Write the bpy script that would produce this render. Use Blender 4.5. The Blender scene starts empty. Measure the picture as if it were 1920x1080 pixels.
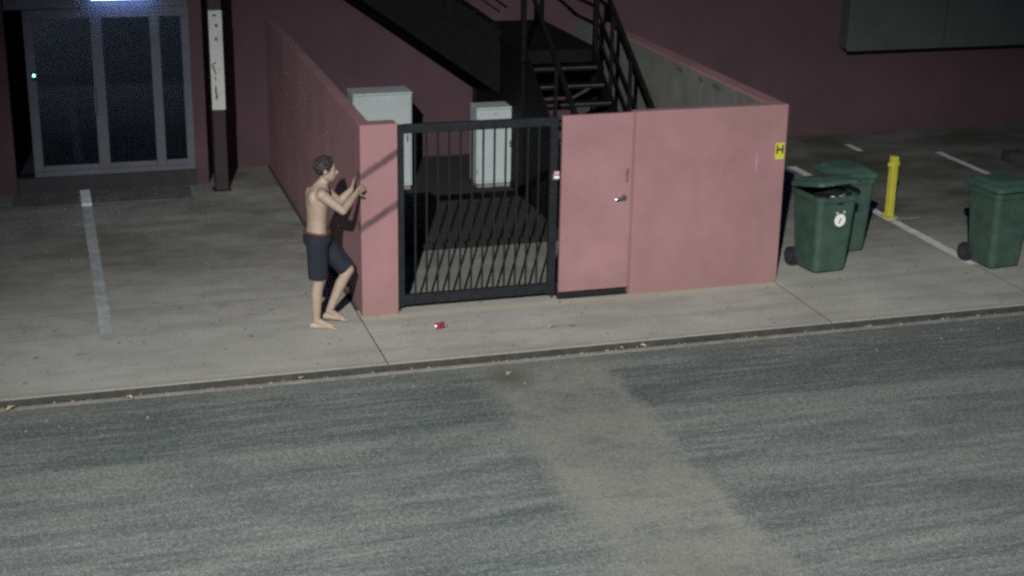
import bpy, bmesh, math, random
from mathutils import Vector, Matrix, Euler
random.seed(7)
R = math.radians
C = bpy.context.scene.collection
S = bpy.context.scene

# ------------------------------------------------------------------ camera
FPX, PITCH, YAW, ROLL = 2929.4, 0.3258, 0.2975, 0.0166
CAM = Vector((-2.8845, -14.4835, 5.2952))
FW = Vector((math.sin(YAW)*math.cos(PITCH), math.cos(YAW)*math.cos(PITCH), -math.sin(PITCH)))
_r0 = Vector((math.cos(YAW), -math.sin(YAW), 0)); _u0 = _r0.cross(FW)
RT = _r0*math.cos(ROLL) + _u0*math.sin(ROLL)
UP = -_r0*math.sin(ROLL) + _u0*math.cos(ROLL)
cd = bpy.data.cameras.new('camera'); cam = bpy.data.objects.new('camera', cd); C.objects.link(cam)
cd.sensor_width = 36; cd.lens = FPX/1920*36; cd.clip_start = .1; cd.clip_end = 500
M = Matrix.Identity(4)
for i in range(3):
    M[i][0] = RT[i]; M[i][1] = UP[i]; M[i][2] = -FW[i]; M[i][3] = CAM[i]
cam.matrix_world = M
S.camera = cam

# ------------------------------------------------------------------ night sky, street lamp, exposure
w = bpy.data.worlds.new('World'); S.world = w; w.use_nodes = True
nt = w.node_tree
sky = nt.nodes.new('ShaderNodeTexSky'); sky.sky_type = 'NISHITA'; sky.sun_disc = False
sky.sun_elevation = R(1); sky.sun_rotation = R(200); sky.air_density = 1.0; sky.ozone_density = 6.0
bg = nt.nodes['Background']; bg.inputs['Strength'].default_value = 0.10
nt.links.new(sky.outputs[0], bg.inputs[0])
ld = bpy.data.lights.new('street_lamp', 'SPOT'); lamp = bpy.data.objects.new('street_lamp_light', ld); C.objects.link(lamp)
LP = Vector((-6.4, -19.8, 11.1))
lamp.location = LP
lamp.rotation_euler = (Vector((.4, -5.0, 0)) - LP).to_track_quat('-Z', 'Y').to_euler()
ld.energy = 34500; ld.color = (1.0, .995, .945); ld.spot_size = R(46); ld.spot_blend = 1.0; ld.shadow_soft_size = .10
S.view_settings.view_transform = 'Standard'; S.view_settings.look = 'None'
S.view_settings.exposure = 0; S.view_settings.gamma = 1
S.cycles.use_denoising = False
S.cycles.use_adaptive_sampling = True; S.cycles.adaptive_threshold = .04; S.cycles.adaptive_min_samples = 40
S.cycles.filter_width = 2.7
S.cycles.max_bounces = 6

# ------------------------------------------------------------------ materials
def nodes(name):
    m = bpy.data.materials.new(name); m.use_nodes = True
    t = m.node_tree; b = t.nodes['Principled BSDF']
    return m, t, b
def N(t, kind, **kw):
    n = t.nodes.new(kind)
    for k, v in kw.items(): setattr(n, k, v)
    return n
def noise(t, co, scale, detail=4, rough=.6, mapping=None):
    n = N(t, 'ShaderNodeTexNoise'); n.inputs['Scale'].default_value = scale
    n.inputs['Detail'].default_value = detail; n.inputs['Roughness'].default_value = rough
    if mapping:
        mp = N(t, 'ShaderNodeMapping'); mp.inputs['Scale'].default_value = mapping
        t.links.new(co, mp.inputs[0]); co = mp.outputs[0]
    t.links.new(co, n.inputs['Vector']); return n.outputs[0]
def ramp(t, fac, a, b, lo=0., hi=1.):
    n = N(t, 'ShaderNodeMapRange'); n.inputs[1].default_value = a; n.inputs[2].default_value = b
    n.inputs[3].default_value = lo; n.inputs[4].default_value = hi
    t.links.new(fac, n.inputs[0]); return n.outputs[0]
def mix(t, fac, a, b, mode='MIX'):
    n = N(t, 'ShaderNodeMix', data_type='RGBA', blend_type=mode)
    if isinstance(fac, (int, float)): n.inputs[0].default_value = fac
    else: t.links.new(fac, n.inputs[0])
    for i, v in ((6, a), (7, b)):
        if isinstance(v, (tuple, list)): n.inputs[i].default_value = (*v[:3], 1)
        else: t.links.new(v, n.inputs[i])
    return n.outputs[2]
def math_n(t, op, a, b=0.):
    n = N(t, 'ShaderNodeMath', operation=op)
    for i, v in ((0, a), (1, b)):
        if isinstance(v, (int, float)): n.inputs[i].default_value = v
        else: t.links.new(v, n.inputs[i])
    return n.outputs[0]
def coord(t, kind='Object'):
    return N(t, 'ShaderNodeTexCoord').outputs[kind]
def worldpos(t):
    return N(t, 'ShaderNodeNewGeometry').outputs['Position']
def bump(t, b, h, strength=.3, dist=.01):
    n = N(t, 'ShaderNodeBump'); n.inputs['Strength'].default_value = strength; n.inputs['Distance'].default_value = dist
    t.links.new(h, n.inputs['Height']); t.links.new(n.outputs[0], b.inputs['Normal'])
def plain(name, c, rough=.6, metal=0., var=.25, scale=9, bmp=.15, spec=.4, fine=60):
    m, t, b = nodes(name); co = coord(t)
    n1 = noise(t, co, scale); n2 = noise(t, co, fine, 2)
    dk = tuple(x*(1-var) for x in c); lt = tuple(min(1, x*(1+var)) for x in c)
    col = mix(t, ramp(t, n1, .3, .7), dk, lt)
    col = mix(t, .35, col, mix(t, ramp(t, n2, .35, .65), dk, lt))
    t.links.new(col, b.inputs['Base Color']); b.inputs['Roughness'].default_value = rough
    b.inputs['Metallic'].default_value = metal; b.inputs['Specular IOR Level'].default_value = spec
    bump(t, b, n2, bmp, .004); return m
def glow(name, c, s):
    m, t, b = nodes(name)
    b.inputs['Base Color'].default_value = (.7, .7, .7, 1)
    b.inputs['Emission Color'].default_value = (*c, 1); b.inputs['Emission Strength'].default_value = s
    return m

def make_concrete():
    m, t, b = nodes('pavement_concrete'); p = worldpos(t)
    sx = N(t, 'ShaderNodeSeparateXYZ'); t.links.new(p, sx.inputs[0]); X, Y = sx.outputs[0], sx.outputs[1]
    big = noise(t, p, .8, 5, .62); mid = noise(t, p, 3.2, 5, .65); fine = noise(t, p, 48, 4, .8)
    streak = noise(t, p, 1.6, 5, .6, (.35, 2.2, 1))
    col = mix(t, ramp(t, big, .32, .68), (.335, .33, .30), (.455, .445, .41))
    col = mix(t, ramp(t, mid, .42, .72, 0, .55), col, (.235, .232, .20))
    col = mix(t, ramp(t, streak, .48, .70, 0, .6), col, (.20, .20, .18))
    col = mix(t, ramp(t, fine, .42, .7, 0, .75), col, (.19, .19, .17))
    # oil and tyre dirt inside the parking bays
    bay = ramp(t, math_n(t, 'ADD', Y, math_n(t, 'MULTIPLY', math_n(t, 'SUBTRACT', big, .5), 2.6)), .1, 2.4, 0, 1)
    oil = ramp(t, noise(t, p, 1.15, 6, .68, (.6, 1, 1)), .36, .62, 0, 1)
    dirt = math_n(t, 'MULTIPLY', bay, math_n(t, 'ADD', math_n(t, 'ADD', .36, ramp(t, X, 4.5, 7, 0, .22)), math_n(t, 'MULTIPLY', oil, .42)))
    col = mix(t, dirt, col, (.068, .066, .050))
    # pale mortar smear along the foot of the walls
    foot = math_n(t, 'MULTIPLY', ramp(t, math_n(t, 'ADD', Y, math_n(t, 'MULTIPLY', mid, .12)), -.13, -.02, 0, 1), ramp(t, Y, .0, .02, 1, 0))
    foot = math_n(t, 'MULTIPLY', foot, math_n(t, 'MULTIPLY', ramp(t, X, -.05, .0, 0, 1), ramp(t, X, 4.55, 4.6, 1, 0)))
    col = mix(t, math_n(t, 'MULTIPLY', foot, .6), col, (.44, .41, .32))
    # grime near the kerb
    edge = ramp(t, math_n(t, 'ADD', Y, math_n(t, 'MULTIPLY', mid, .14)), -1.27, -1.14, 1, 0)
    col = mix(t, math_n(t, 'MULTIPLY', edge, .55), col, (.12, .115, .095))
    sp = ramp(t, noise(t, p, 10, 2, .5), .68, .73, 0, .75)
    col = mix(t, sp, col, (.09, .085, .075))
    rnd = N(t, 'ShaderNodeObjectInfo').outputs['Random']
    hsv = N(t, 'ShaderNodeHueSaturation'); t.links.new(ramp(t, rnd, 0, 1, .92, 1.06), hsv.inputs['Value']); t.links.new(col, hsv.inputs['Color'])
    t.links.new(hsv.outputs[0], b.inputs['Base Color']); b.inputs['Roughness'].default_value = .88
    b.inputs['Specular IOR Level'].default_value = .25
    bump(t, b, math_n(t, 'ADD', fine, math_n(t, 'MULTIPLY', mid, 1.5)), .35, .004); return m

def make_road():
    m, t, b = nodes('worn_asphalt'); p = worldpos(t)
    sx = N(t, 'ShaderNodeSeparateXYZ'); t.links.new(p, sx.inputs[0]); X, Y = sx.outputs[0], sx.outputs[1]
    streak = noise(t, p, 1.5, 8, .72, (.38, 1.9, 1)); streak2 = noise(t, p, 4.2, 6, .72, (.16, 1.7, 1))
    fineln = noise(t, p, 11, 5, .7, (.10, 1.6, 1))
    grain = noise(t, p, 60, 3, .8); grain2 = noise(t, p, 24, 5, .8); big = noise(t, p, .55, 4, .55)
    col = mix(t, ramp(t, streak, .38, .62), (.074, .096, .096), (.160, .182, .170))
    col = mix(t, ramp(t, streak2, .48, .62, 0, .75), col, (.215, .228, .212))
    col = mix(t, ramp(t, fineln, .50, .62, 0, .6), col, (.235, .248, .23))
    # dark resurfacing bands that run with the traffic
    wob = math_n(t, 'MULTIPLY', math_n(t, 'SUBTRACT', streak2, .5), .55)
    Yw = math_n(t, 'ADD', Y, wob)
    band = math_n(t, 'MULTIPLY', ramp(t, Yw, -2.75, -2.65, 0, 1), ramp(t, Yw, -1.85, -1.65, 1, 0))
    col = mix(t, math_n(t, 'MULTIPLY', band, ramp(t, fineln, .36, .62, .85, .2)), col, (.056, .078, .080))
    band2 = math_n(t, 'MULTIPLY', ramp(t, Yw, -3.3, -3.0, 0, 1), ramp(t, Yw, -2.8, -2.72, 1, 0))
    col = mix(t, math_n(t, 'MULTIPLY', band2, .45), col, (.21, .215, .19))
    col = mix(t, ramp(t, noise(t, p, .9, 6, .7, (.6, 1.2, 1)), .50, .64, 0, .7), col, (.072, .088, .093))
    # pale trench repair crossing the road
    wx = math_n(t, 'MULTIPLY', math_n(t, 'SUBTRACT', noise(t, p, 2.2, 9, .82), .5), .62)
    Xs = math_n(t, 'ADD', X, wx)
    pat = math_n(t, 'MULTIPLY', ramp(t, Xs, .62, .84, 0, 1), ramp(t, Xs, 1.90, 2.0, 1, 0))
    pat = math_n(t, 'MULTIPLY', pat, ramp(t, noise(t, p, 1.3, 6, .75), .34, .55, .35, 1))
    pcol = mix(t, ramp(t, big, .3, .7), (.185, .180, .160), (.255, .246, .215))
    pcol = mix(t, ramp(t, noise(t, p, 3.3, 7, .75), .52, .70, 0, .7), pcol, (.095, .102, .092))
    col = mix(t, math_n(t, 'MULTIPLY', pat, .85), col, pcol)
    # damp dark stain at the gutter
    st = N(t, 'ShaderNodeVectorMath', operation='DISTANCE'); t.links.new(p, st.inputs[0]); st.inputs[1].default_value = (1.0, -1.72, -.08)
    stain = ramp(t, math_n(t, 'ADD', st.outputs['Value'], math_n(t, 'MULTIPLY', wx, .5)), .10, .34, .7, 0)
    col = mix(t, stain, col, (.06, .06, .045))
    gk = math_n(t, 'SUBTRACT', 1, math_n(t, 'MULTIPLY', pat, .55))
    col = mix(t, math_n(t, 'MULTIPLY', gk, ramp(t, grain, .30, .56, .8, 0)), col, (.035, .042, .043))
    col = mix(t, math_n(t, 'MULTIPLY', gk, ramp(t, grain, .54, .74, 0, .75)), col, (.40, .41, .38))
    col = mix(t, math_n(t, 'MULTIPLY', gk, ramp(t, grain2, .30, .50, .75, 0)), col, (.045, .055, .057))
    col = mix(t, math_n(t, 'MULTIPLY', gk, ramp(t, grain2, .54, .76, 0, .6)), col, (.30, .31, .28))
    gut = ramp(t, Y, -1.72, -1.45, 0, .35)
    col = mix(t, gut, col, (.10, .095, .08))
    t.links.new(col, b.inputs['Base Color']); b.inputs['Roughness'].default_value = .9
    b.inputs['Specular IOR Level'].default_value = .25
    bump(t, b, math_n(t, 'ADD', grain, grain2), .6, .006); return m

def make_pink(name, c, slant_marks=False, drip=.35):
    m, t, b = nodes(name); p = worldpos(t)
    sx = N(t, 'ShaderNodeSeparateXYZ'); t.links.new(p, sx.inputs[0]); X, Y, Z = sx.outputs
    big = noise(t, p, 1.3, 5, .6); run = noise(t, p, 2.2, 5, .65, (2.4, 2.4, .35)); fine = noise(t, p, 85, 3, .7)
    blot = noise(t, p, 6.5, 4, .65)
    dk = tuple(x*.8 for x in c); lt = tuple(x*1.08 for x in c)
    col = mix(t, ramp(t, big, .3, .7), dk, lt)
    col = mix(t, ramp(t, run, .5, .75, 0, drip), col, (c[0]*.66, c[1]*.78, c[2]*.72))
    col = mix(t, ramp(t, blot, .6, .78, 0, .35), col, (c[0]*1.05, c[1]*.86, c[2]*.86))
    col = mix(t, ramp(t, fine, .3, .7, .18, 0), col, dk)
    low = ramp(t, math_n(t, 'ADD', Z, math_n(t, 'MULTIPLY', blot, .10)), .06, .12, .5, 0)
    col = mix(t, low, col, (c[0]*.82, c[1]*.95, c[2]*.75))
    splash = ramp(t, math_n(t, 'ADD', Z, math_n(t, 'MULTIPLY', math_n(t, 'SUBTRACT', run, .5), .9)), .02, .38, .38, 0)
    col = mix(t, splash, col, (c[0]*.62, c[1]*.72, c[2]*.62))
    if slant_marks:   # two slanting dark streaks across the pillar face
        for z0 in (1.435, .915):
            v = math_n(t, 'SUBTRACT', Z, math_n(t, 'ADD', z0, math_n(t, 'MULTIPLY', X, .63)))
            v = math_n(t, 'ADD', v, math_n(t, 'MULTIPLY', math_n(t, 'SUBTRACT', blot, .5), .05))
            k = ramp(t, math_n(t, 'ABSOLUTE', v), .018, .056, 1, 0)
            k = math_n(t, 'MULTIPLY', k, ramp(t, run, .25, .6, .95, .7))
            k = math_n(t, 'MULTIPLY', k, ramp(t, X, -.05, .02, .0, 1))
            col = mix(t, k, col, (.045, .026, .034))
    t.links.new(col, b.inputs['Base Color']); b.inputs['Roughness'].default_value = .8
    b.inputs['Specular IOR Level'].default_value = .3
    bump(t, b, math_n(t, 'ADD', fine, blot), .28, .004); return m

MT = dict(
    conc=make_concrete(), road=make_road(),
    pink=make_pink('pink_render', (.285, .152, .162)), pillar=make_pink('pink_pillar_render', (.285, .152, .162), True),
    door=make_pink('pink_door_paint', (.284, .153, .164), False, .15),
    facade=make_pink('shaded_pink_render', (.088, .049, .062)),  # pink wall paint darkened, carries the shade in its colour
    dirt=plain('joint_dirt', (.035, .032, .026), .95, 0, .4, 20),
    kerb=plain('kerb_concrete', (.19, .185, .17), .9, 0, .35, 6),
    padc=plain('grimy_yard_concrete', (.165, .170, .145), .92, 0, .4, 2.2),
    rampc=plain('stained_ramp_concrete', (.075, .075, .068), .9, 0, .5, 3),
    kerbface=plain('kerb_grime', (.034, .033, .029), .95, 0, .5, 7),
    soil=plain('garden_soil', (.017, .016, .014), 1, 0, .5, 5, .5),
    edging=plain('dark_edging', (.008, .008, .009), .9, 0, .4, 12),
    grey=plain('inner_grey_block', (.135, .142, .125), .9, 0, .35, 2.5, .4),
    line=plain('worn_white_paint', (.56, .58, .55), .8, 0, .28, 7),
    fadedline=plain('faded_white_paint', (.30, .32, .315), .85, 0, .40, 5),
    gate=plain('dark_gate_paint', (.013, .015, .019), .6, 0., .4, 14, .15, .15),
    gatebar=plain('dark_bar_paint', (.011, .013, .015), .6, 0., .4, 14, .15, .15),
    stair=plain('charcoal_stair_paint', (.005, .0055, .0055), .7, 0., .5, 9, .15, .12),
    tread=plain('worn_tread_steel', (.10, .105, .10), .65, .2, .4, 12),
    cab=plain('pale_cabinet_paint', (.40, .455, .465), .5, 0, .10, 4, .08),
    cabside=plain('cabinet_seam', (.20, .22, .23), .6),
    alu=plain('dull_aluminium', (.100, .108, .130), .6, .1, .15, 6, .05),
    darkpl=plain('dark_plinth_tile', (.026, .026, .030), .5, 0, .3, 6),
    inside=plain('unlit_interior', (.035, .038, .062), .8, 0, .3, 3),
    bench=plain('interior_bench', (.16, .18, .24), .6),
    post=plain('maroon_post_paint', (.030, .017, .021), .55, 0, .3, 6),
    board=plain('weathered_white_board', (.55, .57, .54), .6, 0, .14, 8),
    ink=plain('black_lettering', (.05, .05, .05), .7),
    bin=plain('green_bin_plastic', (.038, .072, .056), .55, 0, .35, 5, .1),
    binlid=plain('green_lid_plastic', (.046, .088, .068), .52, 0, .35, 6, .1),
    rubber=plain('black_rubber', (.020, .018, .024), .7),
    hub=plain('wheel_hub_plastic', (.035, .032, .045), .6),
    bag=plain('black_bin_bag', (.012, .012, .014), .32, 0, .4, 9, .5, .6),
    paper=plain('pale_litter', (.42, .42, .40), .7),
    yellow=plain('yellow_paint', (.46, .44, .045), .5, 0, .16, 7),
    hyd=plain('hydrant_yellow', (.48, .48, .040), .5, 0, .12, 20),
    black=plain('black_letter', (.030, .026, .016), .6),
    steel=plain('satin_steel', (.46, .46, .44), .28, .95, .12, 10, .05),
    dull=plain('tarnished_steel', (.30, .24, .23), .4, .7, .3, 14, .1),
    tag=plain('pink_latch_tag', (.45, .28, .32), .6), white=plain('white_plastic', (.75, .76, .74), .45, 0, .06),
    red=plain('red_can_paint', (.30, .030, .075), .38, .3, .3, 40), silver=plain('can_aluminium', (.72, .70, .70), .3, .7, .1, 30),
    grit=plain('gutter_grit', (.26, .24, .20), .9, 0, .5, 30),
    leaf=plain('dry_leaf', (.34, .29, .19), .8, 0, .3, 30),
    bay=plain('green_grey_cladding', (.062, .073, .066), .75, 0, .15, 3),
    skin=plain('skin', (.305, .232, .182), .55, 0, .12, 14, .08),
    hair=plain('dark_hair', (.020, .017, .016), .65, 0, .5, 60, .8),
    shorts=plain('navy_shorts_cloth', (.009, .013, .022), .9, 0, .35, 12, .4),
    band=plain('red_waistband', (.10, .030, .028), .85, 0, .3, 20),
    eyew=plain('eye_white', (.30, .28, .26), .3), lip=plain('lip', (.26, .12, .10), .5),
    tube=glow('cool_tube_glow', (.30, .46, 1.0), 22.0), led=glow('green_led_glow', (.15, 1.0, .62), 12.0),
)
def make_glass():
    m, t, b = nodes('dark_door_glass')
    out = t.nodes['Material Output']; tr = N(t, 'ShaderNodeBsdfTransparent'); tr.inputs[0].default_value = (.26, .28, .34, 1)
    gl = N(t, 'ShaderNodeBsdfGlossy'); gl.inputs['Roughness'].default_value = .05; gl.inputs['Color'].default_value = (.030, .036, .055, 1)
    ad = N(t, 'ShaderNodeAddShader'); t.links.new(tr.outputs[0], ad.inputs[0]); t.links.new(gl.outputs[0], ad.inputs[1])
    t.links.new(ad.outputs[0], out.inputs[0]); return m
MT['glass'] = make_glass()

# ------------------------------------------------------------------ mesh helpers
class MB:
    def __init__(s): s.bm = bmesh.new()
    def box(s, x0, x1, y0, y1, z0, z1, bev=0., mat=None, seg=1):
        r = bmesh.ops.create_cube(s.bm, size=1)
        vs = r['verts']
        for v in vs:
            v.co = Vector(((x0+x1)/2 + v.co.x*(x1-x0), (y0+y1)/2 + v.co.y*(y1-y0), (z0+z1)/2 + v.co.z*(z1-z0)))
        if bev:
            es = list({e for v in vs for e in v.link_edges})
            g = bmesh.ops.bevel(s.bm, geom=es, offset=bev, segments=seg, affect='EDGES', profile=.5)
            vs = list({v for f in g['faces'] for v in f.verts} | {v for v in vs if v.is_valid})
        if mat is not None:
            bmesh.ops.transform(s.bm, matrix=mat, verts=vs)
        return s
    def tube(s, pts, rad, n=8, cap=True):
        pts = [Vector(p) for p in pts]; rings = []
        for i, p in enumerate(pts):
            d = (pts[min(i+1, len(pts)-1)] - pts[max(i-1, 0)]).normalized()
            a = d.cross(Vector((0, 0, 1)))
            if a.length < 1e-3: a = Vector((1, 0, 0))
            a.normalize(); b = d.cross(a)
            r = rad[i] if isinstance(rad, (list, tuple)) else rad
            rings.append([s.bm.verts.new(p + (a*math.cos(2*math.pi*k/n) + b*math.sin(2*math.pi*k/n))*r) for k in range(n)])
        for q, r2 in zip(rings, rings[1:]):
            for k in range(n): s.bm.faces.new((q[k], q[(k+1) % n], r2[(k+1) % n], r2[k]))
        if cap: s.bm.faces.new(rings[0][::-1]); s.bm.faces.new(rings[-1])
        return s
    def bar(s, p, q, wdt, hgt):
        p, q = Vector(p), Vector(q); d = (q-p); L = d.length; d.normalize()
        up = Vector((0, 0, 1)) if abs(d.z) < .95 else Vector((0, 1, 0))
        a = d.cross(up).normalized(); b = a.cross(d)
        m = Matrix((( *a, 0), (*d, 0), (*b, 0), (0, 0, 0, 1))).transposed(); m.translation = (p+q)/2
        return s.box(-wdt/2, wdt/2, -L/2, L/2, -hgt/2, hgt/2, 0, m)
    def loft(s, secs, n=5, cap0=True, cap1=True):
        rings = []
        for (z, cx, cy, wx, wy, r) in secs:
            ring = []
            for (sx, sy, a0) in ((1, 1, 0), (-1, 1, 90), (-1, -1, 180), (1, -1, 270)):
                for k in range(n+1):
                    a = R(a0 + 90*k/n)
                    ring.append(s.bm.verts.new((cx + sx*(wx/2-r) + math.cos(a)*r, cy + sy*(wy/2-r) + math.sin(a)*r, z(cx, cy) if callable(z) else z)))
            rings.append(ring)
        L = len(rings[0])
        for q, r2 in zip(rings, rings[1:]):
            for k in range(L): s.bm.faces.new((q[k], q[(k+1) % L], r2[(k+1) % L], r2[k]))
        if cap0: s.bm.faces.new(rings[0][::-1])
        if cap1: s.bm.faces.new(rings[-1])
        return s
    def prism(s, poly, a, b, axis='x'):
        def P(u, v, c): return (c, u, v) if axis == 'x' else ((u, c, v) if axis == 'y' else (u, v, c))
        A = [s.bm.verts.new(P(u, v, a)) for u, v in poly]; B = [s.bm.verts.new(P(u, v, b)) for u, v in poly]
        s.bm.faces.new(A); s.bm.faces.new(B[::-1]); n = len(A)
        for k in range(n): s.bm.faces.new((A[k], B[k], B[(k+1) % n], A[(k+1) % n]))
        return s
    def build(s, name, mat, parent=None, smooth=False):
        bmesh.ops.recalc_face_normals(s.bm, faces=s.bm.faces)
        me = bpy.data.meshes.new(name); s.bm.to_mesh(me); s.bm.free()
        if smooth: me.polygons.foreach_set('use_smooth', [True]*len(me.polygons))
        me.materials.append(MT[mat]); o = bpy.data.objects.new(name, me); C.objects.link(o)
        if parent: o.parent = parent
        return o
def box(name, mat, b, parent=None, bev=0.): return MB().box(*b, bev).build(name, mat, parent)
def thing(name, label, cat, loc=(0, 0, 0), rz=0, group=None):
    o = bpy.data.objects.new(name, None); C.objects.link(o); o.location = loc; o.rotation_euler.z = rz
    o.empty_display_size = .1
    return tag(o, label, cat, group)
def tag(o, label=None, cat=None, group=None, kind=None):
    for k, v in (('label', label), ('category', cat), ('group', group), ('kind', kind)):
        if v: o[k] = v
    return o
def copy_tree(o, parent=None):
    c = o.copy(); C.objects.link(c); c.parent = parent
    for ch in list(o.children): copy_tree(ch, c)
    return c
def at(px, py, Y):
    d = FW + RT*((px-960)/FPX) + UP*((540-py)/FPX)
    return CAM + d*((Y-CAM.y)/d.y)
def ground(px, py, z=0.):
    d = FW + RT*((px-960)/FPX) + UP*((540-py)/FPX)
    return CAM + d*((z-CAM.z)/d.z)

H = 1.95        # wall height
XW = 4.54       # end of the front wall
YB = 6.30       # building wall

# ------------------------------------------------------------------ ground, road, pavement
def sheet(name, mat, x0, x1, y0, y1, z, nx=1, ny=1):
    bm = bmesh.new()
    bmesh.ops.create_grid(bm, x_segments=nx, y_segments=ny, size=.5)
    for v in bm.verts: v.co = Vector(((x0+x1)/2 + v.co.x*(x1-x0), (y0+y1)/2 + v.co.y*(y1-y0), z))
    mb = MB(); mb.bm.free(); mb.bm = bm
    return mb.build(name, mat)
tag(sheet('ground', 'dirt', -250, 250, -250, 250, -.16), kind='structure')
tag(sheet('road', 'road', -60, 60, -40, -1.36, -.080), kind='structure')
tag(box('pavement_bed', 'dirt', (-30, 30, -1.285, YB+.1, -.15, -.001)), kind='structure')
pav = bpy.data.objects.new('pavement', None); C.objects.link(pav); tag(pav, kind='structure')
g = .006
for (x0, x1, y0, y1) in ((-14, -5.2, -1.30, .80), (-5.2, -.03, -1.30, .80), (-14, -5.2, .80, YB), (-5.2, -.03, .80, YB),
                         (-.03, 4.52, -1.30, .205), (4.52, 7.0, -1.30, 1.80), (7.0, 11.5, -1.30, 1.80), (11.5, 20, -1.30, 1.80),
                         (4.52, 7.0, 1.80, YB), (7.0, 9.5, 1.80, YB), (9.5, 12.0, 1.80, YB), (12.0, 20, 1.80, YB)):
    MB().box(x0+g, x1-g, y0+(0 if y0 < -1 else g), y1-g, -.12, 0, 0).build('slab', 'conc', pav)
MB().box(.128, 4.34, .206, 1.995, -.12, .002).build('slab', 'padc', pav)
kerb = bpy.data.objects.new('kerb', None); C.objects.link(kerb); tag(kerb, kind='structure')
xs = [-14, -10.4, -7.0, -3.9, -.03, 2.3, 4.52, 5.66, 8.1, 11.2, 15, 20]
for a, b in zip(xs, xs[1:]):
    k = MB().prism([(-1.301, -.02), (-1.301, -.15), (-1.385, -.15), (-1.385, -.074), (-1.318, -.068), (-1.312, -.016), (-1.304, -.010)], a, b-.003, 'x').build('kerb_stone', 'kerb', kerb)
    MB().prism([(-1.3125, -.012), (-1.3185, -.066), (-1.338, -.0675), (-1.338, -.063), (-1.325, -.060), (-1.3165, -.010)], a, b-.003, 'x').build('gutter_grime', 'kerbface', k)
bed = MB()
bm = bed.bm; bmesh.ops.create_grid(bm, x_segments=70, y_segments=60, size=.5)
for v in bm.verts:
    v.co = Vector((.1 + (v.co.x+.5)*4.34, 2.05 + (v.co.y+.5)*4.25, .005 + random.uniform(-.006, .006)))
tag(bed.build('garden_bed', 'soil'), kind='structure')
tag(box('bed_edging', 'edging', (.11, 4.44, 2.0, 2.05, -.1, .07), bev=.006), 'dark timber edging between the concrete and the courtyard soil', 'edging')
# painted lines
def line(name, mat, x0, x1, y0, y1, z=.004):
    bm = bmesh.new(); n = max(2, int((y1-y0)/.08)); vs = []
    for i in range(n+1):
        y = y0 + (y1-y0)*i/n; j = .006
        vs.append((bm.verts.new((x0+random.uniform(-j, j), y, z)), bm.verts.new((x1+random.uniform(-j, j), y, z))))
    for a, b in zip(vs, vs[1:]): bm.faces.new((a[0], a[1], b[1], b[0]))
    mb = MB(); mb.bm.free(); mb.bm = bm
    return tag(mb.build(name, mat), kind='structure')
line('parking_line', 'fadedline', -2.535, -2.415, -.05, 4.76)
line('parking_line', 'line', 6.935, 7.065, .02, 1.79)
line('parking_line', 'line', 6.935, 7.065, 1.815, 4.6)
line('parking_line', 'line', 9.43, 9.54, 2.3, 4.9)
line('parking_line', 'fadedline', 7.09, 7.40, 1.85, 1.90)
line('parking_line', 'line', 8.36, 8.46, 5.2, 5.62)
line('parking_line', 'line', 11.95, 12.05, 0, 4.9)
# low wheel stops
def wheel_stop(x0, x1, y, label, h=.10, d=.16, mat='kerb'):
    o = thing('wheel_stop', label, 'wheel stop', ((x0+x1)/2, y, 0), 0, 'wheel stops in the parking bays')
    L = (x1-x0)/2
    MB().prism([(-d/2, .002), (-d/2+.03, h), (d/2-.03, h), (d/2, .002)], -L, L, 'x').build('block', mat, o)
    for s in (-.7, .7): MB().tube([(s*L, 0, h-.005), (s*L, 0, h+.006)], .018, 10).build('bolt', 'dull', o)
    return o
wheel_stop(10.12, 11.8, 4.15, 'grey concrete wheel stop on the bay past the yellow bollard', .15, .26, 'kerbface')
ramp_ = thing('door_ramp', 'low dark ramp strip on the concrete before the glass door', 'ramp', (-2.6, 5.05, 0))
MB().prism([(-.29, .003), (-.25, .035), (.29, .06), (.33, .003)], -.74, 1.40, 'x').build('ramp_slab', 'rampc', ramp_)
o = MB().prism([(-.29, .009), (-.25, .041), (.29, .066), (.30, .05), (-.25, .035)], .065, .185, 'x').build('white_block', 'line', ramp_)
o['label'] = 'clean white painted block at the end of the bay line'

# ------------------------------------------------------------------ the building
bld = thing('building', 'long building with shade painted into its walls behind the parking bays and courtyard', 'building', (0, YB, 0))
def bpart(name, mat, b, bev=0., parent=None):
    o = MB().box(b[0], b[1], b[2]-YB, b[3]-YB, b[4], b[5], bev).build(name, mat, parent or bld); return o
bpart('wall', 'facade', (-.90, 22, YB, YB+.3, -.1, 6.5))
bpart('upper_wall', 'facade', (-16, -.90, 5.52, 5.75, 2.52, 6.5))
bpart('shopfront_pier', 'facade', (-16, -3.28, 5.50, 5.75, -.1, 2.52), .01)
bpart('shopfront_return', 'facade', (-1.06, -.90, 5.535, YB+.3, -.1, 2.52))
bpart('plinth', 'darkpl', (-3.28, -1.06, 5.52, 5.80, -.1, .205), .006)
bpart('interior_floor', 'inside', (-3.28, -1.06, 5.80, 9, -.1, .20))
bpart('interior_wall', 'inside', (-6, -.5, 9, 9.1, -.1, 3))
bpart('interior_side', 'inside', (-3.40, -3.281, 5.76, 9, -.1, 3)); bpart('interior_partition', 'inside', (-1.059, -.91, YB+.31, 9, -.1, 3))
bpart('interior_ceiling', 'inside', (-3.28, -1.06, 5.80, 9, 2.6, 2.7))
by = bpart('projecting_bay', 'bay', (8.50, 16, 6.02, YB-.003, 1.325, 4.5), .01)
bpart('bay_trim', 'bay', (8.49, 16.02, 6.00, 6.017, 1.31, 1.36), .003, by)
for i in range(1, 6): bpart('cladding_joint', 'darkpl', (8.5+i*1.6, 8.508+i*1.6, 6.012, 6.0195, 1.37, 4.5), 0, by)
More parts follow.
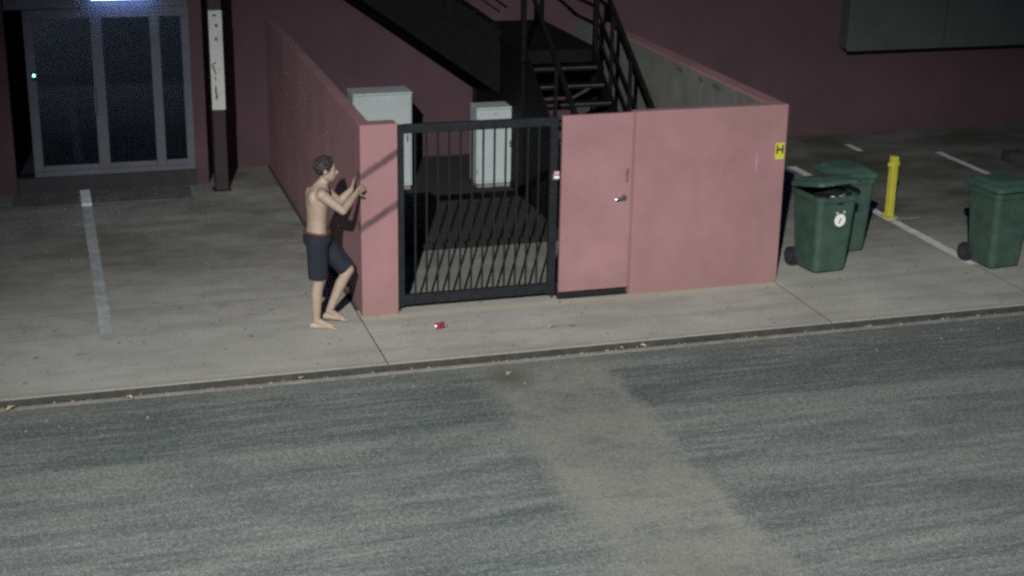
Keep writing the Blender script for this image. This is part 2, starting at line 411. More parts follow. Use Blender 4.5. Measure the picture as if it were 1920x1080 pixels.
# glazed sliding door
fy = 5.56
dr = bpart('glass_door', 'alu', (-3.06, -.99-.07, fy-.03, fy+.06, .207, .275), .006)      # bottom track
def dp(name, mat, b, bev=.004): return bpart(name, mat, b, bev, dr)
dp('head_rail', 'alu', (-3.06, -1.06, fy-.02, fy+.05, 2.19, 2.31))
dp('transom', 'alu', (-3.27, -1.065, fy, fy+.05, 2.312, 2.519))
for x0, x1 in ((-3.06, -2.945), (-2.265, -2.125), (-1.545, -1.425), (-1.16, -1.06)):
    dp('stile', 'alu', (x0, x1, fy-.022, fy+.045, .275, 2.19))
for x0, x1 in ((-2.945, -2.265), (-2.125, -1.545), (-1.425, -1.16)):
    dp('bottom_rail', 'alu', (x0, x1, fy-.012, fy+.03, .275, .345))
    dp('pane', 'glass', (x0+.002, x1-.002, fy+.005, fy+.011, .346, 2.19), 0)
dp('handle', 'alu', (-2.275, -2.25, fy-.07, fy-.04, 1.0, 1.35)); 
cn = thing('counter', 'pale low bench inside the room behind the glass door', 'bench', (-2.3, 6.5, .2))
MB().box(-.58, .42, -.2, .2, .36, .40, .01).build('top', 'bench', cn)
for s in (-.5, .36): MB().box(s-.02, s+.02, -.17, .17, .002, .36).build('leg', 'inside', cn)
# batten light over the door
bl = thing('batten_light', 'bluish fluorescent batten light above the glass door', 'light', (-1.86, 5.40, 2.452))
MB().box(-.42, .42, -.04, .118, .02, .07, .006).build('housing', 'white', bl)
MB().tube([(-.37, 0, 0), (.37, 0, 0)], .017, 12).build('tube', 'tube', bl)
for s in (-1, 1): MB().box(s*.39-.02, s*.39+.02, -.022, .022, -.02, .02, .003).build('end_cap', 'white', bl)
# green status light on the stile
kr = thing('door_sensor', 'small door reader with a glowing green light on the stile', 'sensor', (-2.975, fy-.022, 1.50))
MB().box(-.03, .03, -.022, -.001, -.055, .055, .005).build('case', 'rubber', kr)
MB().tube([(0, -.022, .01), (0, -.030, .01)], .014, 10).build('led', 'led', kr)
# post with the white board
po = thing('awning_post', 'dark maroon square post carrying the white board', 'post', (-.775, 5.215, 0))
MB().box(-.083, .083, -.083, .083, .012, 5.0, .008).build('shaft', 'post', po)
MB().box(-.115, .115, -.115, .115, .001, .012, .002).build('base_plate', 'post', po)
sb = thing('sign_board', 'tall narrow white board with worn black marks on the post', 'sign', (-.775, 5.124, 1.06))
MB().box(-.083, .083, -.016, .004, 0, 1.25, .004).build('board', 'board', sb)
def mark(parent, x, z, wx, wz, sl=0, y=-.0185, mat='ink', name='mark'):
    n = 12; poly = []
    for k in range(n):
        a = 2*math.pi*k/n; u = math.cos(a); v = math.sin(a)
        u = math.copysign(abs(u)**.6, u); v = math.copysign(abs(v)**.6, v)
        poly.append((x + u*wx/2 + sl*v*wz/2 + random.uniform(-.1, .1)*wx*.4, z + v*wz/2))
    return MB().prism(poly, y, y+.0024, 'y').build(name, mat, parent)
mark(sb, -.01, 1.19, .05, .022); mark(sb, .01, 1.065, .034, .045); mark(sb, 0, .895, .03, .04)
mark(sb, -.028, .595, .030, .022); mark(sb, -.042, .52, .018, .15, -.3); mark(sb, .022, .52, .014, .02)
mark(sb, -.030, .40, .014, .05); mark(sb, -.030, .255, .022, .11); mark(sb, -.024, .17, .024, .075, .15)

# ------------------------------------------------------------------ courtyard walls
wl = thing('courtyard_wall', 'pink rendered side wall ending in a square pillar beside the gate', 'wall', (0, 0, 0))
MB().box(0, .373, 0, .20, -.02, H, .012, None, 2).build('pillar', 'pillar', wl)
MB().prism([(.2005, -.02), (YB-.002, -.02), (YB-.002, H+.06), (.2005, H-.003)], .003, .118, 'x').build('side_panel', 'pink', wl)
box('inner_face', 'grey', (.1185, .126, .202, YB-.004, -.02, H-.02), wl)
wr = thing('courtyard_wall', 'pink rendered wall panel between the pink door and the bins, with return', 'wall', (0, 0, 0))
MB().box(2.845, XW, 0, .115, -.02, H, .010, None, 2).build('front_panel', 'pink', wr)
box('return_panel', 'pink', (XW-.19, XW-.003, .116, YB-.002, -.02, H-.002), wr, .008)
box('inner_face', 'grey', (XW-.196, XW-.1905, .125, YB-.01, -.02, H-.03), wr)
for y, L, dz in ((1.32, .20, .06), (1.78, .15, .07), (2.35, .24, .055)):
    z0 = H - .095
    MB().prism([(y, z0), (y+L*.4, z0-dz*.35), (y+L, z0+.004), (y+L*.8, z0+dz*.5), (y+L*.3, z0+dz*.55)], XW-.1995, XW-.1962, 'x').build('mortar_hole', 'rampc', wr)
MB().prism([(4.205, 1.26), (4.213, 1.24), (4.214, 1.44), (4.208, 1.45)], -.002, .0005, 'y').build('paint_chip', 'tag', wr)
# pink door
pd = thing('pedestrian_door', 'flat pink steel door with a lever handle beside the gate', 'door', (2.07, 0, 0))
MB().box(0, .760, .028, .072, .078, H-.012, .003).build('leaf', 'door', pd)
MB().box(.7625, .7745, .02, .10, -.02, H-.004, .002).build('jamb', 'pillar', pd)
h = MB().tube([(.672, .028, 1.062), (.672, -.012, 1.062)], .026, 14).build('lever_handle', 'steel', pd)
MB().tube([(.678, -.014, 1.066), (.64, -.032, 1.062), (.585, -.034, 1.056), (.565, -.030, 1.052)], [.013, .013, .012, .009], 10).build('grip', 'steel', h)
MB().box(.690, .718, .016, .0275, 1.215, 1.365, .004).build('lock_plate', 'dull', pd)
MB().tube([(.704, .016, 1.335), (.704, .006, 1.335)], .011, 10).build('lock_cylinder', 'steel', pd)
box('gap_shade', 'edging', (.0, .76, .074, .12, -.02, .16), pd)  # dark box added to paint the shade in the gap under the leaf
box('sill', 'edging', (.0, .76, .03, .073, -.02, .006), pd)
# gate
gt = thing('steel_gate', 'dark steel bar gate between the pillar and the pink door', 'gate', (.376, .10, 0))
GW = 1.672
MB().box(.004, .075, -.03, .03, .05, 1.915, .004).build('stile', 'gate', gt)
MB().box(GW-.085, GW-.004, -.03, .03, .05, 1.92, .004).build('stile', 'gate', gt)
MB().box(.075, GW-.085, -.028, .028, 1.83, 1.918, .004).build('top_rail', 'gate', gt)
MB().box(.075, GW-.085, -.028, .028, .06, .165, .004).build('bottom_rail', 'gate', gt)
nb = 12
for i in range(nb):
    x = .075 + (GW-.16)*(i+1)/(nb+1)
    MB().box(x-.009, x+.009, -.009, .009, .165, 1.83, .002).build('bar', 'gatebar', gt)
lt = MB().box(GW-.075, GW-.008, -.075, -.031, 1.28, 1.34, .004).build('latch', 'dull', gt)
MB().box(GW-.062, GW-.006, -.083, -.076, 1.335, 1.375, .003).build('tag', 'tag', lt)
MB().box(GW-.060, GW-.004, -.083, -.0755, 1.298, 1.325, .003).build('plate', 'white', lt)
MB().tube([(.02, .0, .004), (.02, 0, .05)], .022, 10).build('pivot', 'gate', gt)
MB().tube([(GW-.03, .0, .002), (GW-.03, 0, .05)], .012, 10).build('drop_bolt', 'gate', gt)
# hydrant marker
hs = thing('hydrant_sign', 'small yellow plate with a black letter H on the pink wall', 'sign', (4.468, -.001, 1.455))
MB().box(-.052, .052, -.004, 0, -.088, .088, .001).build('plate', 'hyd', hs)
hb = MB(); hb.box(-.040, -.022, -.0062, -.0042, -.030, .066); hb.box(.022, .040, -.0062, -.0042, -.030, .066); hb.box(-.0218, .0218, -.0062, -.0042, .006, .028)
hb.build('letter', 'black', hs)

# ------------------------------------------------------------------ cabinets in the courtyard
def cabinet(x0, x1, y0, y1, h, label, sticker):
    o = thing('switch_cabinet', label, 'cabinet', ((x0+x1)/2, (y0+y1)/2, 0), 0, 'pale cabinets in the courtyard')
    W, D = (x1-x0)/2, (y1-y0)/2
    MB().box(-W+.02, W-.02, -D+.02, D-.02, .0, .062).build('plinth', 'kerb', o)
    MB().box(-W, W, -D, D, .06, h-.03, .008).build('body', 'cab', o)
    MB().box(-W-.004, W+.004, -D-.016, D+.002, h-.029, h, .006).build('lid', 'cab', o)
    d = MB().box(-W+.025, W-.025, -D-.014, -D-.001, .10, h-.06, .004).build('door', 'cab', o)
    MB().box(W-.075, W-.055, -D-.026, -D-.0145, h*.5, h*.5+.09, .003).build('handle', 'dull', d)
    for z in (.2, h-.2): MB().tube([(-W+.012, -D-.008, z), (-W+.012, -D-.008, z+.06)], .007, 8).build('hinge', 'cabside', o)
    if sticker: MB().prism([(-.035, h-.10), (.035, h-.10), (0, h-.045)], -D-.0165, -D-.0145, 'y').build('warning_sticker', 'tag', d)
    return o
cabinet(2.42, 2.93, 4.48, 4.80, 1.07, 'pale cabinet with a small red sticker behind the gate bars', True)
cabinet(.84, 1.60, 4.62, 5.00, 1.29, 'wide pale cabinet showing over the side wall next to the pillar', False)

# ------------------------------------------------------------------ steel stair
st = thing('steel_stair', 'dark steel stair climbing from the courtyard along the building', 'stair', (0, 0, 0))
X0, X1 = 2.86, 3.74; RISE, RUN = .1715, .26; NS = 11
ys = 1.22
for i in range(1, NS):
    y = ys + (i-1)*RUN; z = i*RISE
    tr = MB().box(X0+.03, X1-.03, y, y+.25, z-.035, z, .003).build('tread', 'stair', st)
    MB().box(X0+.032, X1-.032, y-.004, y+.045, z+.0003, z+.006).build('nosing', 'tread', tr)
ZL = NS*RISE; YL = ys + (NS-1)*RUN
for x in (X0, X1):
    MB().prism([(ys-.05, 0.004), (ys+.25, .004), (YL+.05, ZL-.2), (YL+.05, ZL+.03), (YL-.02, ZL+.03), (ys-.05, .17)], x-.006 if x == X0 else x-.006, x+.006, 'x').build('stringer', 'stair', st)
MB().box(X0-.01, X1+.10, YL+.055, YB-.06, ZL-.05, ZL, .004).build('landing', 'stair', st)
MB().box(X0-.005, X1+.095, YL+.051, YL+.0548, ZL-.16, ZL).build('landing_fascia', 'stair', st)
# second flight, up to the left along the building
YI, YO = YB-.10, 5.02
n2 = 9
for i in range(1, n2+1):
    x = X0 - (i-1)*.25; z = ZL + i*RISE
    MB().box(x-.25, x, YO+.02, YI-.02, z-.035, z, .003).build('tread', 'stair', st)
    MB().box(x-.012, x, YO+.02, YI-.02, z-RISE+.001, z-.036).build('riser', 'stair', st)
xe = X0 - n2*.25; ze = ZL + n2*RISE
for y in (YO, YI):
    MB().prism([(X0+.04, ZL-.78), (X0+.04, ZL+.06), (xe, ze+.06), (xe, ze-.72)], y-.008, y+.008, 'y').build('stringer', 'stair', st)  # depth extended downward to include the flight's shadow on the wall
MB().box(xe-1.2, xe, YO-.008, YI+.01, ze-.05, ze, .004).build('upper_landing', 'stair', st)
MB().prism([(ys+.30, .01), (YL+.05, .01), (YL+.05, ZL-.21), (ys+.30, .01+.02)], X0+.007, X0+.013, 'x').build('side_panel', 'stair', st)
MB().box(X0+.02, X0+.026, YL+.16, YB-.16, .01, ZL-.051).build('side_panel', 'stair', st)
# legs, posts and rails
for (x, y) in ((X0+.01, YL+.12), (X1+.06, YL+.12), (X0+.01, YB-.12), (X1+.06, YB-.12)):
    MB().box(x-.03, x+.03, y-.03, y+.03, .002, ZL-.05).build('leg', 'stair', st)
def post(x, y, z0, h=1.0, t=.022): MB().box(x-t, x+t, y-t, y+t, z0, z0+h).build('post', 'stair', st)
post(X0-.03, YL+.03, ZL-.12, 1.15, .03); post(X1+.03, YL+.03, ZL-.12, 1.15, .03); post(X1+.07, YB-.12, ZL, 1.0)
for x in (X0-.03, X1+.03):
    a = Vector((x, ys+.03, RISE)); b = Vector((x, YL+.03, ZL))
    for hh, t in ((.98, .045), (.52, .025), (.25, .025)):
        if x < X0 and hh < .9: continue
        MB().bar(a+Vector((0, 0, hh)), b+Vector((0, 0, hh)), t, t).build('handrail' if hh > .9 else 'mid_rail', 'stair', st)
    for f in ((.0, .27, .52, .77) if x > X0 else (.0, .5)):
        p = a.lerp(b, f); post(x, p.y, p.z-.12, 1.12, .02)
for hh in (.98, .52):
    MB().bar((X1+.05, YL+.03, ZL+hh), (X1+.07, YB-.12, ZL+hh), .035, .035).build('mid_rail', 'stair', st)
a = Vector((X0, YO-.02, ZL)); b = Vector((xe, YO-.02, ze))
for hh, t in ((1.0, .045), (.62, .025), (.32, .025)):
    MB().bar(a+Vector((0, 0, hh)), b+Vector((0, 0, hh)), t, t).build('handrail' if hh > .9 else 'mid_rail', 'stair', st)
for f in (.33, .66, 1):
    p = a.lerp(b, f); post(p.x, p.y, p.z-.1, 1.1, .02)

# ------------------------------------------------------------------ bollard
bo = thing('bollard', 'short yellow steel bollard standing on the white line', 'bollard', (7.03, 1.98, 0), R(12))
MB().box(-.085, .085, -.075, .075, .004, .016, .004).build('base_plate', 'yellow', bo)
MB().box(-.042, .042, -.042, .042, .016, .78, .010, None, 2).build('shaft', 'yellow', bo)
MB().box(-.088, .088, -.016, .016, .655, .705, .006).build('cross_lug', 'yellow', bo)
for sx, sy in ((-.068, -.060), (.068, -.060), (-.068, .060), (.068, .060)): MB().tube([(sx, sy, .0155), (sx, sy, .026)], .012, 6).build('bolt', 'dull', bo)

# ------------------------------------------------------------------ wheelie bins
def make_bin(name_label):
    o = thing('wheelie_bin', name_label, 'bin', (0, 0, 0), 0, 'green wheelie bins')
    W, D = .475, .53
    MB().loft([(.025, 0, 0, .34, .36, .05), (.035, 0, 0, .385, .40, .06), (.10, 0, 0, .395, .415, .06), (.45, 0, .0, .43, .46, .06), (.775, 0, 0, .458, .505, .06),
               (.776, 0, 0, W+.012, D+.012, .065), (.835, 0, 0, W+.02, D+.02, .065), (.836, 0, 0, W-.025, D-.025, .05), (.60, 0, 0, .42, .44, .05)], 5, True, True).build('body', 'bin', o)
    for s in (-1, 1):
        wh = MB().tube([(s*.185, .20, .10), (s*.240, .20, .10)], .10, 22).build('wheel', 'rubber', o)
        MB().tube([(s*.2405, .20, .10), (s*.2475, .20, .10)], .055, 16).build('hub', 'hub', wh)
    MB().tube([(-.186, .20, .10), (.186, .20, .10)], .012, 8).build('axle', 'dull', o)
    MB().tube([(-.2, .285, .80), (-.17, .325, .815), (.17, .325, .815), (.2, .285, .80)], .014, 8).build('handle', 'bin', o)
    return o
def add_lid(o, tilt):
    hx = Matrix.Translation((0, .275, .842)) @ Matrix.Rotation(-tilt, 4, 'X') @ Matrix.Translation((0, -.275, -.842))
    m = MB(); m.loft([(.842, 0, -.004, .515, .565, .07), (.872, 0, -.004, .520, .570, .07), (.886, 0, 0, .50, .55, .07), (.900, 0, .0, .43, .47, .06), (.922, 0, .02, .36, .39, .06), (.930, 0, .02, .30, .33, .06)], 5)
    m.box(-.10, .10, -.318, -.282, .850, .868, .006)
    bmesh.ops.transform(m.bm, matrix=hx, verts=m.bm.verts)
    l = m.build('lid', 'binlid', o)
    for s in (-.14, .14): MB().tube([(s-.03, .292, .846), (s+.03, .292, .846)], .014, 8).build('hinge', 'bin', l)
    return l
b1 = make_bin('green wheelie bin with its lid propped open on black rubbish')
add_lid(b1, R(12))
disc = MB().tube([(.045, -.2545, .58), (.045, -.2505, .58)], .066, 20).build('sticker', 'white', b1)
disc.rotation_euler = (R(0), 0, 0); disc.location = (-.01, .009, 0)
mark(b1, .032, .575, .014, .06, .4, -.2490, 'ink', 'sticker_digit')
for dx, z in ((.02, .66), (.105, .665)): mark(b1, -.03+dx, z, .026, .03, 0, -.2535, 'paper', 'worn_label')
b1.location = (5.22, .33, 0); b1.scale = (1.07,)*3; b1.rotation_euler.z = R(7)
b2 = make_bin('green wheelie bin with a closed lid behind the overfull bin')
add_lid(b2, 0); b2.location = (5.80, .96, 0); b2.scale = (1.07,)*3; b2.rotation_euler.z = R(3)
b3 = make_bin('green wheelie bin standing alone on the end of the white line')
add_lid(b3, R(1)); b3.location = (7.22, .0, 0); b3.scale = (1.07,)*3; b3.rotation_euler.z = R(5)
# rubbish bag in the open bin
def blob(name, mat, parent, c, r, amp, seed, sub=4):
    rnd = random.Random(seed); bm = bmesh.new(); bmesh.ops.create_icosphere(bm, subdivisions=sub, radius=1)
    ph = [(rnd.uniform(2, 7), rnd.uniform(2, 7), rnd.uniform(2, 7), rnd.uniform(0, 6.3)) for _ in range(7)]
    for v in bm.verts:
        s = 1 + sum(amp*math.sin(v.co.x*a+v.co.y*b*1.1+v.co.z*c_+d) for a, b, c_, d in ph)/2
        v.co = Vector((v.co.x*r[0]*s + c[0], v.co.y*r[1]*s + c[1], v.co.z*r[2]*s + c[2]))
    mb = MB(); mb.bm.free(); mb.bm = bm
    return mb.build(name, mat, parent, True)
rb = thing('rubbish_bag', 'black rubbish bag bulging under the raised bin lid', 'bag', (5.22, .33, 0), R(7)); rb.scale = (1.07,)*3
blob('bag', 'bag', rb, (.03, -.06, .755), (.19, .20, .115), .12, 3)
blob('bag_knot', 'bag', rb, (.10, -.20, .835), (.06, .05, .035), .2, 5, 3)
blob('scrap', 'paper', rb, (-.06, -.225, .822), (.03, .018, .02), .3, 9, 2)
blob('scrap', 'paper', rb, (.045, -.235, .820), (.035, .014, .018), .3, 11, 2)

# ------------------------------------------------------------------ litter
cn = thing('drink_can', 'crushed red and silver drink can on the pavement by the gate', 'can', (.67, -.52, .034), R(20))
m = MB(); rings = []
prof = [(-.062, .026), (-.055, .031), (-.02, .033), (.0, .026), (.022, .032), (.034, .033)]
for i, (x, r_) in enumerate(prof):
    rings.append([m.bm.verts.new((x + .008*math.sin(k*1.3), math.cos(2*math.pi*k/16)*r_*(1 + .12*math.sin(k*2.1+i)), math.sin(2*math.pi*k/16)*r_*(1-.10*(i == 3)))) for k in range(16)])
for q, r2 in zip(rings, rings[1:]):
    for k in range(16): m.bm.faces.new((q[k], q[(k+1) % 16], r2[(k+1) % 16], r2[k]))
m.bm.faces.new(rings[0][::-1]); m.bm.faces.new(rings[-1]); m.build('can_body', 'red', cn, True)
MB().tube([(.0345, 0, 0), (.046, 0, .0), (.058, .0, -.002)], [.033, .031, .026], 16).build('can_end', 'silver', cn)
MB().tube([(-.0635, 0, 0), (-.071, 0, .0)], [.027, .023], 16).build('can_base', 'silver', cn)
def leaf_mesh():
    bm = bmesh.new(); n = 8; L = .07; mid = []; le = []; ri = []
    for i in range(n+1):
        f = i/n; wd = .018*math.sin(math.pi*min(1, f*1.02))**.8 + .0008; z = .010*math.sin(f*3.1)
        mid.append(bm.verts.new((f*L, 0, z))); le.append(bm.verts.new((f*L, wd, z+.007))); ri.append(bm.verts.new((f*L, -wd, z+.004)))
    for i in range(n):
        bm.faces.new((mid[i], mid[i+1], le[i+1], le[i])); bm.faces.new((ri[i], ri[i+1], mid[i+1], mid[i]))
    me = bpy.data.meshes.new('fallen_leaf'); bm.to_mesh(me); bm.free(); me.materials.append(MT['leaf']); return me
lm = leaf_mesh()
for i, (px, py) in enumerate(((237, 744), (560, 711), (765, 690), (950, 704), (1160, 651), (1195, 648), (1240, 644), (1262, 641), (1390, 629), (1725, 598), (1640, 606), (30, 762), (1042, 613))):
    z = -.055 if py > 560 and px != 1042 and px != 950 else .003
    if px == 950: z = -.078
    p = ground(px, py, z); o = bpy.data.objects.new('fallen_leaf', lm); C.objects.link(o)
    o.location = p; o.rotation_euler = (random.uniform(-.1, .1), random.uniform(-.1, .1), random.uniform(0, 6.3)); s = random.uniform(.8, 1.5); o.scale = (s, s, s)
    tag(o, 'curled dry leaf lying along the kerb', 'leaf', 'dry leaves along the kerb')

gr = MB(); rg = random.Random(21)
for i in range(420):
    x = rg.uniform(-7, 12); y = -1.33 - abs(rg.gauss(0, .035)) if rg.random() < .75 else -1.36 - rg.random()*.6; r_ = rg.uniform(.003, .010)
    z = -.066 if y > -1.385 else -.079
    m_ = Matrix.Translation((x, y, z+r_*.4)) @ Euler((rg.random()*6, rg.random()*6, rg.random()*6)).to_matrix().to_4x4()
    bmesh.ops.create_icosphere(gr.bm, subdivisions=1, radius=r_, matrix=m_)
tag(gr.build('gravel', 'grit'), kind='stuff')

# ------------------------------------------------------------------ person
def capsule(bm, p, q, r0, r1, n=14):
    p, q = Vector(p), Vector(q); d = q-p; L = d.length
    d = d.normalized() if L > 1e-6 else Vector((0, 0, 1))
    a = d.orthogonal().normalized(); b = d.cross(a); prof = []
    for k in range(7): t = -math.pi/2 + math.pi/2*k/6; prof.append((math.sin(t)*r0, math.cos(t)*r0))
    for k in range(1, 7): t = math.pi/2*k/6; prof.append((L + math.sin(t)*r1, math.cos(t)*r1))
    rings = []
    for (u, r) in prof:
        r = max(r, 1e-4); rings.append([bm.verts.new(p + d*u + (a*math.cos(2*math.pi*k/n) + b*math.sin(2*math.pi*k/n))*r) for k in range(n)])
    for x, y in zip(rings, rings[1:]):
        for k in range(n): bm.faces.new((x[k], x[(k+1) % n], y[(k+1) % n], y[k]))
    bm.faces.new(rings[0][::-1]); bm.faces.new(rings[-1])
def ell(bm, c, r, rot=None):
    g_ = bmesh.ops.create_uvsphere(bm, u_segments=20, v_segments=14, radius=1)
    m_ = Matrix.Translation(c) @ (rot or Matrix.Identity(4)) @ Matrix.Diagonal((*r, 1))
    bmesh.ops.transform(bm, matrix=m_, verts=g_['verts'])
def fuse(bm, name, mat, parent, voxel, smooth=6, cut=None):
    me = bpy.data.meshes.new(name); bm.to_mesh(me); bm.free()
    tmp = bpy.data.objects.new('tmp', me); C.objects.link(tmp)
    md = tmp.modifiers.new('r', 'REMESH'); md.mode = 'VOXEL'; md.voxel_size = voxel
    ms = tmp.modifiers.new('s', 'SMOOTH'); ms.factor = .5; ms.iterations = smooth
    dg = bpy.context.evaluated_depsgraph_get(); me2 = bpy.data.meshes.new_from_object(tmp.evaluated_get(dg))
    bpy.data.objects.remove(tmp); me2.name = name; me2.materials.clear(); me2.materials.append(MT[mat])
    if cut:
        b = bmesh.new(); b.from_mesh(me2)
        for co, no in cut: bmesh.ops.bisect_plane(b, geom=b.verts[:]+b.edges[:]+b.faces[:], plane_co=co, plane_no=no, clear_outer=True)
        b.to_mesh(me2); b.free()
    me2.polygons.foreach_set('use_smooth', [True]*len(me2.polygons))
    o = bpy.data.objects.new(name, me2); C.objects.link(o); o.parent = parent
    return o
V = Vector
pe = thing('person', 'barefoot person in dark blue shorts reaching out to the pink pillar', 'person', (0, 0, 0))
hipA, hipB = V((-.475, -.215, .86)), V((-.445, -.055, .865))
kneeA, kneeB = V((-.475, -.235, .475)), V((-.155, -.105, .545))
ankA, ankB = V((-.50, -.225, .085)), V((-.345, -.06, .115))
toeA, toeB = V((-.315, -.275, .022)), V((-.17, -.075, .028))
pel, waist, chest, neck = V((-.46, -.135, .90)), V((-.47, -.14, 1.06)), V((-.445, -.145, 1.27)), V((-.395, -.14, 1.43))
shA, shB = V((-.435, -.315, 1.37)), V((-.385, .025, 1.37))
elA, elB = V((-.245, -.36, 1.215)), V((-.20, .055, 1.19))
wrA, wrB = V((-.075, -.175, 1.335)), V((-.075, .085, 1.30))
bm = bmesh.new()
# legs and feet
for hp, kn, an, to in ((hipA, kneeA, ankA, toeA), (hipB, kneeB, ankB, toeB)):
    capsule(bm, hp, kn, .086, .056); capsule(bm, kn, kn.lerp(an, .32)+V((-.012, 0, 0)), .054, .056); capsule(bm, kn.lerp(an, .32)+V((-.012, 0, 0)), an, .056, .036)
    f = (to-an); f.z = 0; f.normalize(); heel = V((an.x, an.y, 0)) - f*.045 + V((0, 0, an.z-.052))
    ball = V((to.x, to.y, to.z+.004)) - f*.05
    capsule(bm, heel, ball, .033, .028); capsule(bm, an, ball, .036, .026)
    sd = V((-f.y, f.x, 0))
    for k, (off, ln, r_) in enumerate(((-.030, .055, .014), (-.012, .052, .0115), (.003, .046, .011), (.017, .040, .0105), (.030, .032, .010))):
        b0 = ball + sd*off*.9 + V((0, 0, -.010)); capsule(bm, b0, b0 + f*ln + V((0, 0, -.004)), r_, r_*.85, 8)
# trunk
rings = []
for z, cx, rx, ry in ((.76, -.465, .06, .10), (.80, -.462, .105, .150), (.88, -.462, .122, .166), (.95, -.463, .112, .156), (1.02, -.466, .101, .143), (1.10, -.470, .101, .140),
                      (1.18, -.474, .108, .150), (1.26, -.477, .117, .163), (1.33, -.476, .116, .171), (1.385, -.468, .098, .160), (1.42, -.458, .074, .112), (1.45, -.450, .056, .066)):
    cx += max(0, z-.9)*.09
    rings.append([bm.verts.new((cx + math.cos(a_)*rx*(1 - .10*(math.cos(a_) > .2)), -.137 + math.sin(a_)*ry, z)) for a_ in [2*math.pi*k/28 for k in range(28)]])
for q, r2 in zip(rings, rings[1:]):
    for k in range(28): bm.faces.new((q[k], q[(k+1) % 28], r2[(k+1) % 28], r2[k]))
bm.faces.new(rings[0][::-1]); bm.faces.new(rings[-1])
for s_ in (-1, 1):
    ell(bm, V((-.370, -.137+s_*.072, 1.285)), (.040, .070, .052)); ell(bm, V((-.508, -.137+s_*.078, 1.31)), (.045, .062, .080))
capsule(bm, hipA, pel, .095, .10); capsule(bm, hipB, pel, .095, .10)
capsule(bm, chest+V((.005, 0, .12)), neck+V((.02, 0, .04)), .062, .052)
for sh in (shA, shB): capsule(bm, neck+V((0, 0, -.045)), sh, .052, .058)
for sh, el_, wr_ in ((shA, elA, wrA), (shB, elB, wrB)):
    capsule(bm, sh, el_, .055, .040); capsule(bm, el_, el_.lerp(wr_, .35), .040, .042); capsule(bm, el_.lerp(wr_, .35), wr_, .042, .026)
# hands: palm, four fingers and thumb, resting on the pillar
def hand(wr_, d, n, side):
    d = V(d).normalized(); n = V(n).normalized(); s = d.cross(n).normalized()*side     # d finger direction, n back of hand, s toward thumb
    c0 = wr_ + d*.02; c1 = wr_ + d*.085
    for off in (-.026, -.009, .009, .026): capsule(bm, c0 + s*off*.7, c1 + s*off, .014, .013, 10)
    for off, ln, sp in ((-.030, .056, -.10), (-.010, .072, -.03), (.010, .078, .03), (.030, .070, .09)):
        p0 = c1 + s*off; dd = (d + s*sp).normalized()
        p1 = p0 + dd*ln*.45 + n*.004; p2 = p1 + (dd*.9 - n*.30).normalized()*ln*.32; p3 = p2 + (dd*.75 - n*.6).normalized()*ln*.25
        capsule(bm, p0, p1, .0095, .0088, 10); capsule(bm, p1, p2, .0088, .0080, 10); capsule(bm, p2, p3, .0080, .0070, 10)
    t0 = wr_ + d*.03 + s*.026; t1 = t0 + (d*.6+s*.8).normalized()*.042; t2 = t1 + (d*.9+s*.35-n*.15).normalized()*.034
    capsule(bm, wr_ + d*.012, t0, .018, .015, 10); capsule(bm, t0, t1, .013, .011, 10); capsule(bm, t1, t2, .011, .0085, 10)
hand(wrA, V((.062, -.028, 1.375)) - wrA, (.0, -1, .15), 1)
hand(wrB, V((-.022, .20, 1.37)) - wrB, (-1, -.1, .1), -1)
# head, facing the gate
hc = V((-.355, -.145, 1.57))
Rz = Matrix.Rotation(R(-14), 4, 'Z')
def hp_(x, y, z): return hc + (Rz @ V((x, y, z)))
ell(bm, hp_(-.012, 0, .022), (.096, .075, .098), Rz); ell(bm, hp_(.028, 0, -.045), (.060, .055, .066), Rz)
capsule(bm, hp_(.055, 0, -.088), hp_(.045, 0, -.070), .022, .03, 12)                      # chin
for s in (-1, 1):
    capsule(bm, hp_(-.005, s*.050, -.060), hp_(.048, s*.018, -.092), .020, .018, 10)      # jaw
    ell(bm, hp_(.060, s*.034, -.022), (.020, .022, .020), Rz)                             # cheek
    capsule(bm, hp_(.078, s*.014, .020), hp_(.064, s*.046, .020), .012, .010, 10)         # brow
    ell(bm, hp_(-.008, s*.076, -.006), (.018, .010, .030), Rz)                            # ear
capsule(bm, hp_(.080, 0, .008), hp_(.104, 0, -.026), .008, .012, 10); ell(bm, hp_(.088, 0, -.032), (.015, .018, .010), Rz)   # nose
capsule(bm, hp_(.083, -.016, -.057), hp_(.083, .016, -.057), .008, .008, 8)
body = fuse(bm, 'body', 'skin', pe, .0065, 7)
for s in (-1, 1):
    b_ = bmesh.new(); ell(b_, hp_(.072, s*.030, .002), (.010, .012, .007), Rz)
    mb = MB(); mb.bm.free(); mb.bm = b_; e = mb.build('eye', 'eyew', pe, True)
    b_ = bmesh.new(); ell(b_, hp_(.083, s*.031, .002), (.004, .006, .006), Rz); mb = MB(); mb.bm.free(); mb.bm = b_; mb.build('iris', 'hair', e, True)
b_ = bmesh.new(); ell(b_, hp_(.089, 0, -.0575), (.006, .021, .007), Rz); mb = MB(); mb.bm.free(); mb.bm = b_; mb.build('mouth', 'lip', pe, True)
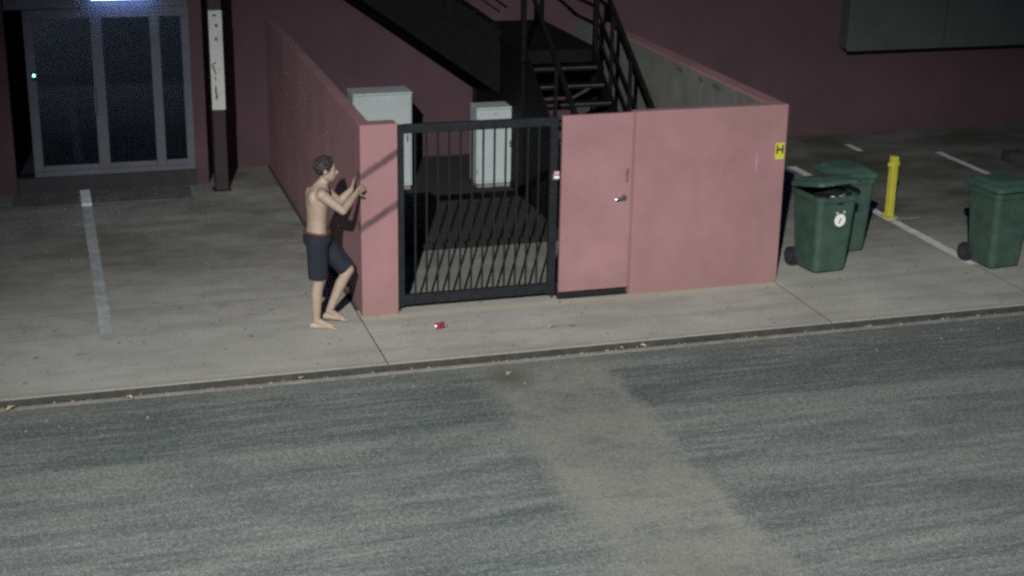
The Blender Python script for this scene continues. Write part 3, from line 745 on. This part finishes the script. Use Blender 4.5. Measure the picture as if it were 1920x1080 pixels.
# hair: cap of short tufts
bm = bmesh.new(); ell(bm, hp_(-.022, 0, .032), (.100, .083, .100), Rz)
rnd = random.Random(4)
for k in range(150):
    th = rnd.uniform(0, 6.283); ph = rnd.uniform(-.25, 1.5); u = V((math.cos(th)*math.cos(ph), math.sin(th)*math.cos(ph), math.sin(ph)))
    if u.x > .35 and u.z < .62: continue
    c_ = V((-.022 + u.x*.097, u.y*.080, .032 + u.z*.098)); capsule(bm, hp_(*c_), hp_(*(c_ + u*.012 + V((rnd.uniform(-.01, .01), rnd.uniform(-.01, .01), -.006)))), .012, .007, 6)
fuse(bm, 'hair', 'hair', pe, .006, 1, [(hp_(.066, 0, .055), Rz @ V((1, 0, -.55))), (hp_(-.05, 0, -.045), Rz @ V((.35, 0, -1)))])
rnd = random.Random(12)
# shorts and waistband
bm = bmesh.new(); ell(bm, pel+V((0, 0, -.005)), (.140, .182, .118))
for hp, kn, fl in ((hipA, kneeA, .80), (hipB, kneeB, .84)):
    e_ = hp.lerp(kn, fl); capsule(bm, hp+V((0, 0, .02)), e_, .108, .100); capsule(bm, pel, hp, .12, .105)
for k in range(18):
    kk = rnd.random(); hp, kn = ((hipA, kneeA), (hipB, kneeB))[k % 2]; p0 = hp.lerp(kn, .1 + .6*kk) + V((rnd.uniform(-.09, .09), rnd.uniform(-.10, .10), 0))
    capsule(bm, p0, p0 + (kn-hp)*.25, .018, .014, 8)
dA = (kneeA-hipA).normalized(); dB = (kneeB-hipB).normalized()
sho = fuse(bm, 'shorts', 'shorts', pe, .008, 4, [(V((0, 0, .972)), V((0, 0, 1)))])
b = bmesh.new(); b.from_mesh(sho.data)
def near(v, hp, kn, o_hp, o_kn):
    def dist(p, a, c):
        t = max(0, min(1.3, (p-a).dot(c-a)/(c-a).length_squared)); return (p-(a+(c-a)*t)).length
    return dist(v, hp, kn) <= dist(v, o_hp, o_kn)
kill = []
for v in b.verts:
    if near(v.co, hipA, kneeA, hipB, kneeB): t_ = (v.co-hipA).dot(dA)/(kneeA-hipA).length; lim = .90
    else: t_ = (v.co-hipB).dot(dB)/(kneeB-hipB).length; lim = .93
    if t_ > lim: kill.append(v)
bmesh.ops.delete(b, geom=kill, context='VERTS'); b.to_mesh(sho.data); b.free()
m = MB(); pts = []
for k in range(29):
    a0 = 2*math.pi*k/28; pts.append((pel.x+math.cos(a0)*.118, pel.y+math.sin(a0)*.158, .968 + .008*math.sin(a0*2)))
m.tube(pts, .014, 8, False).build('waistband', 'band', pe, True)
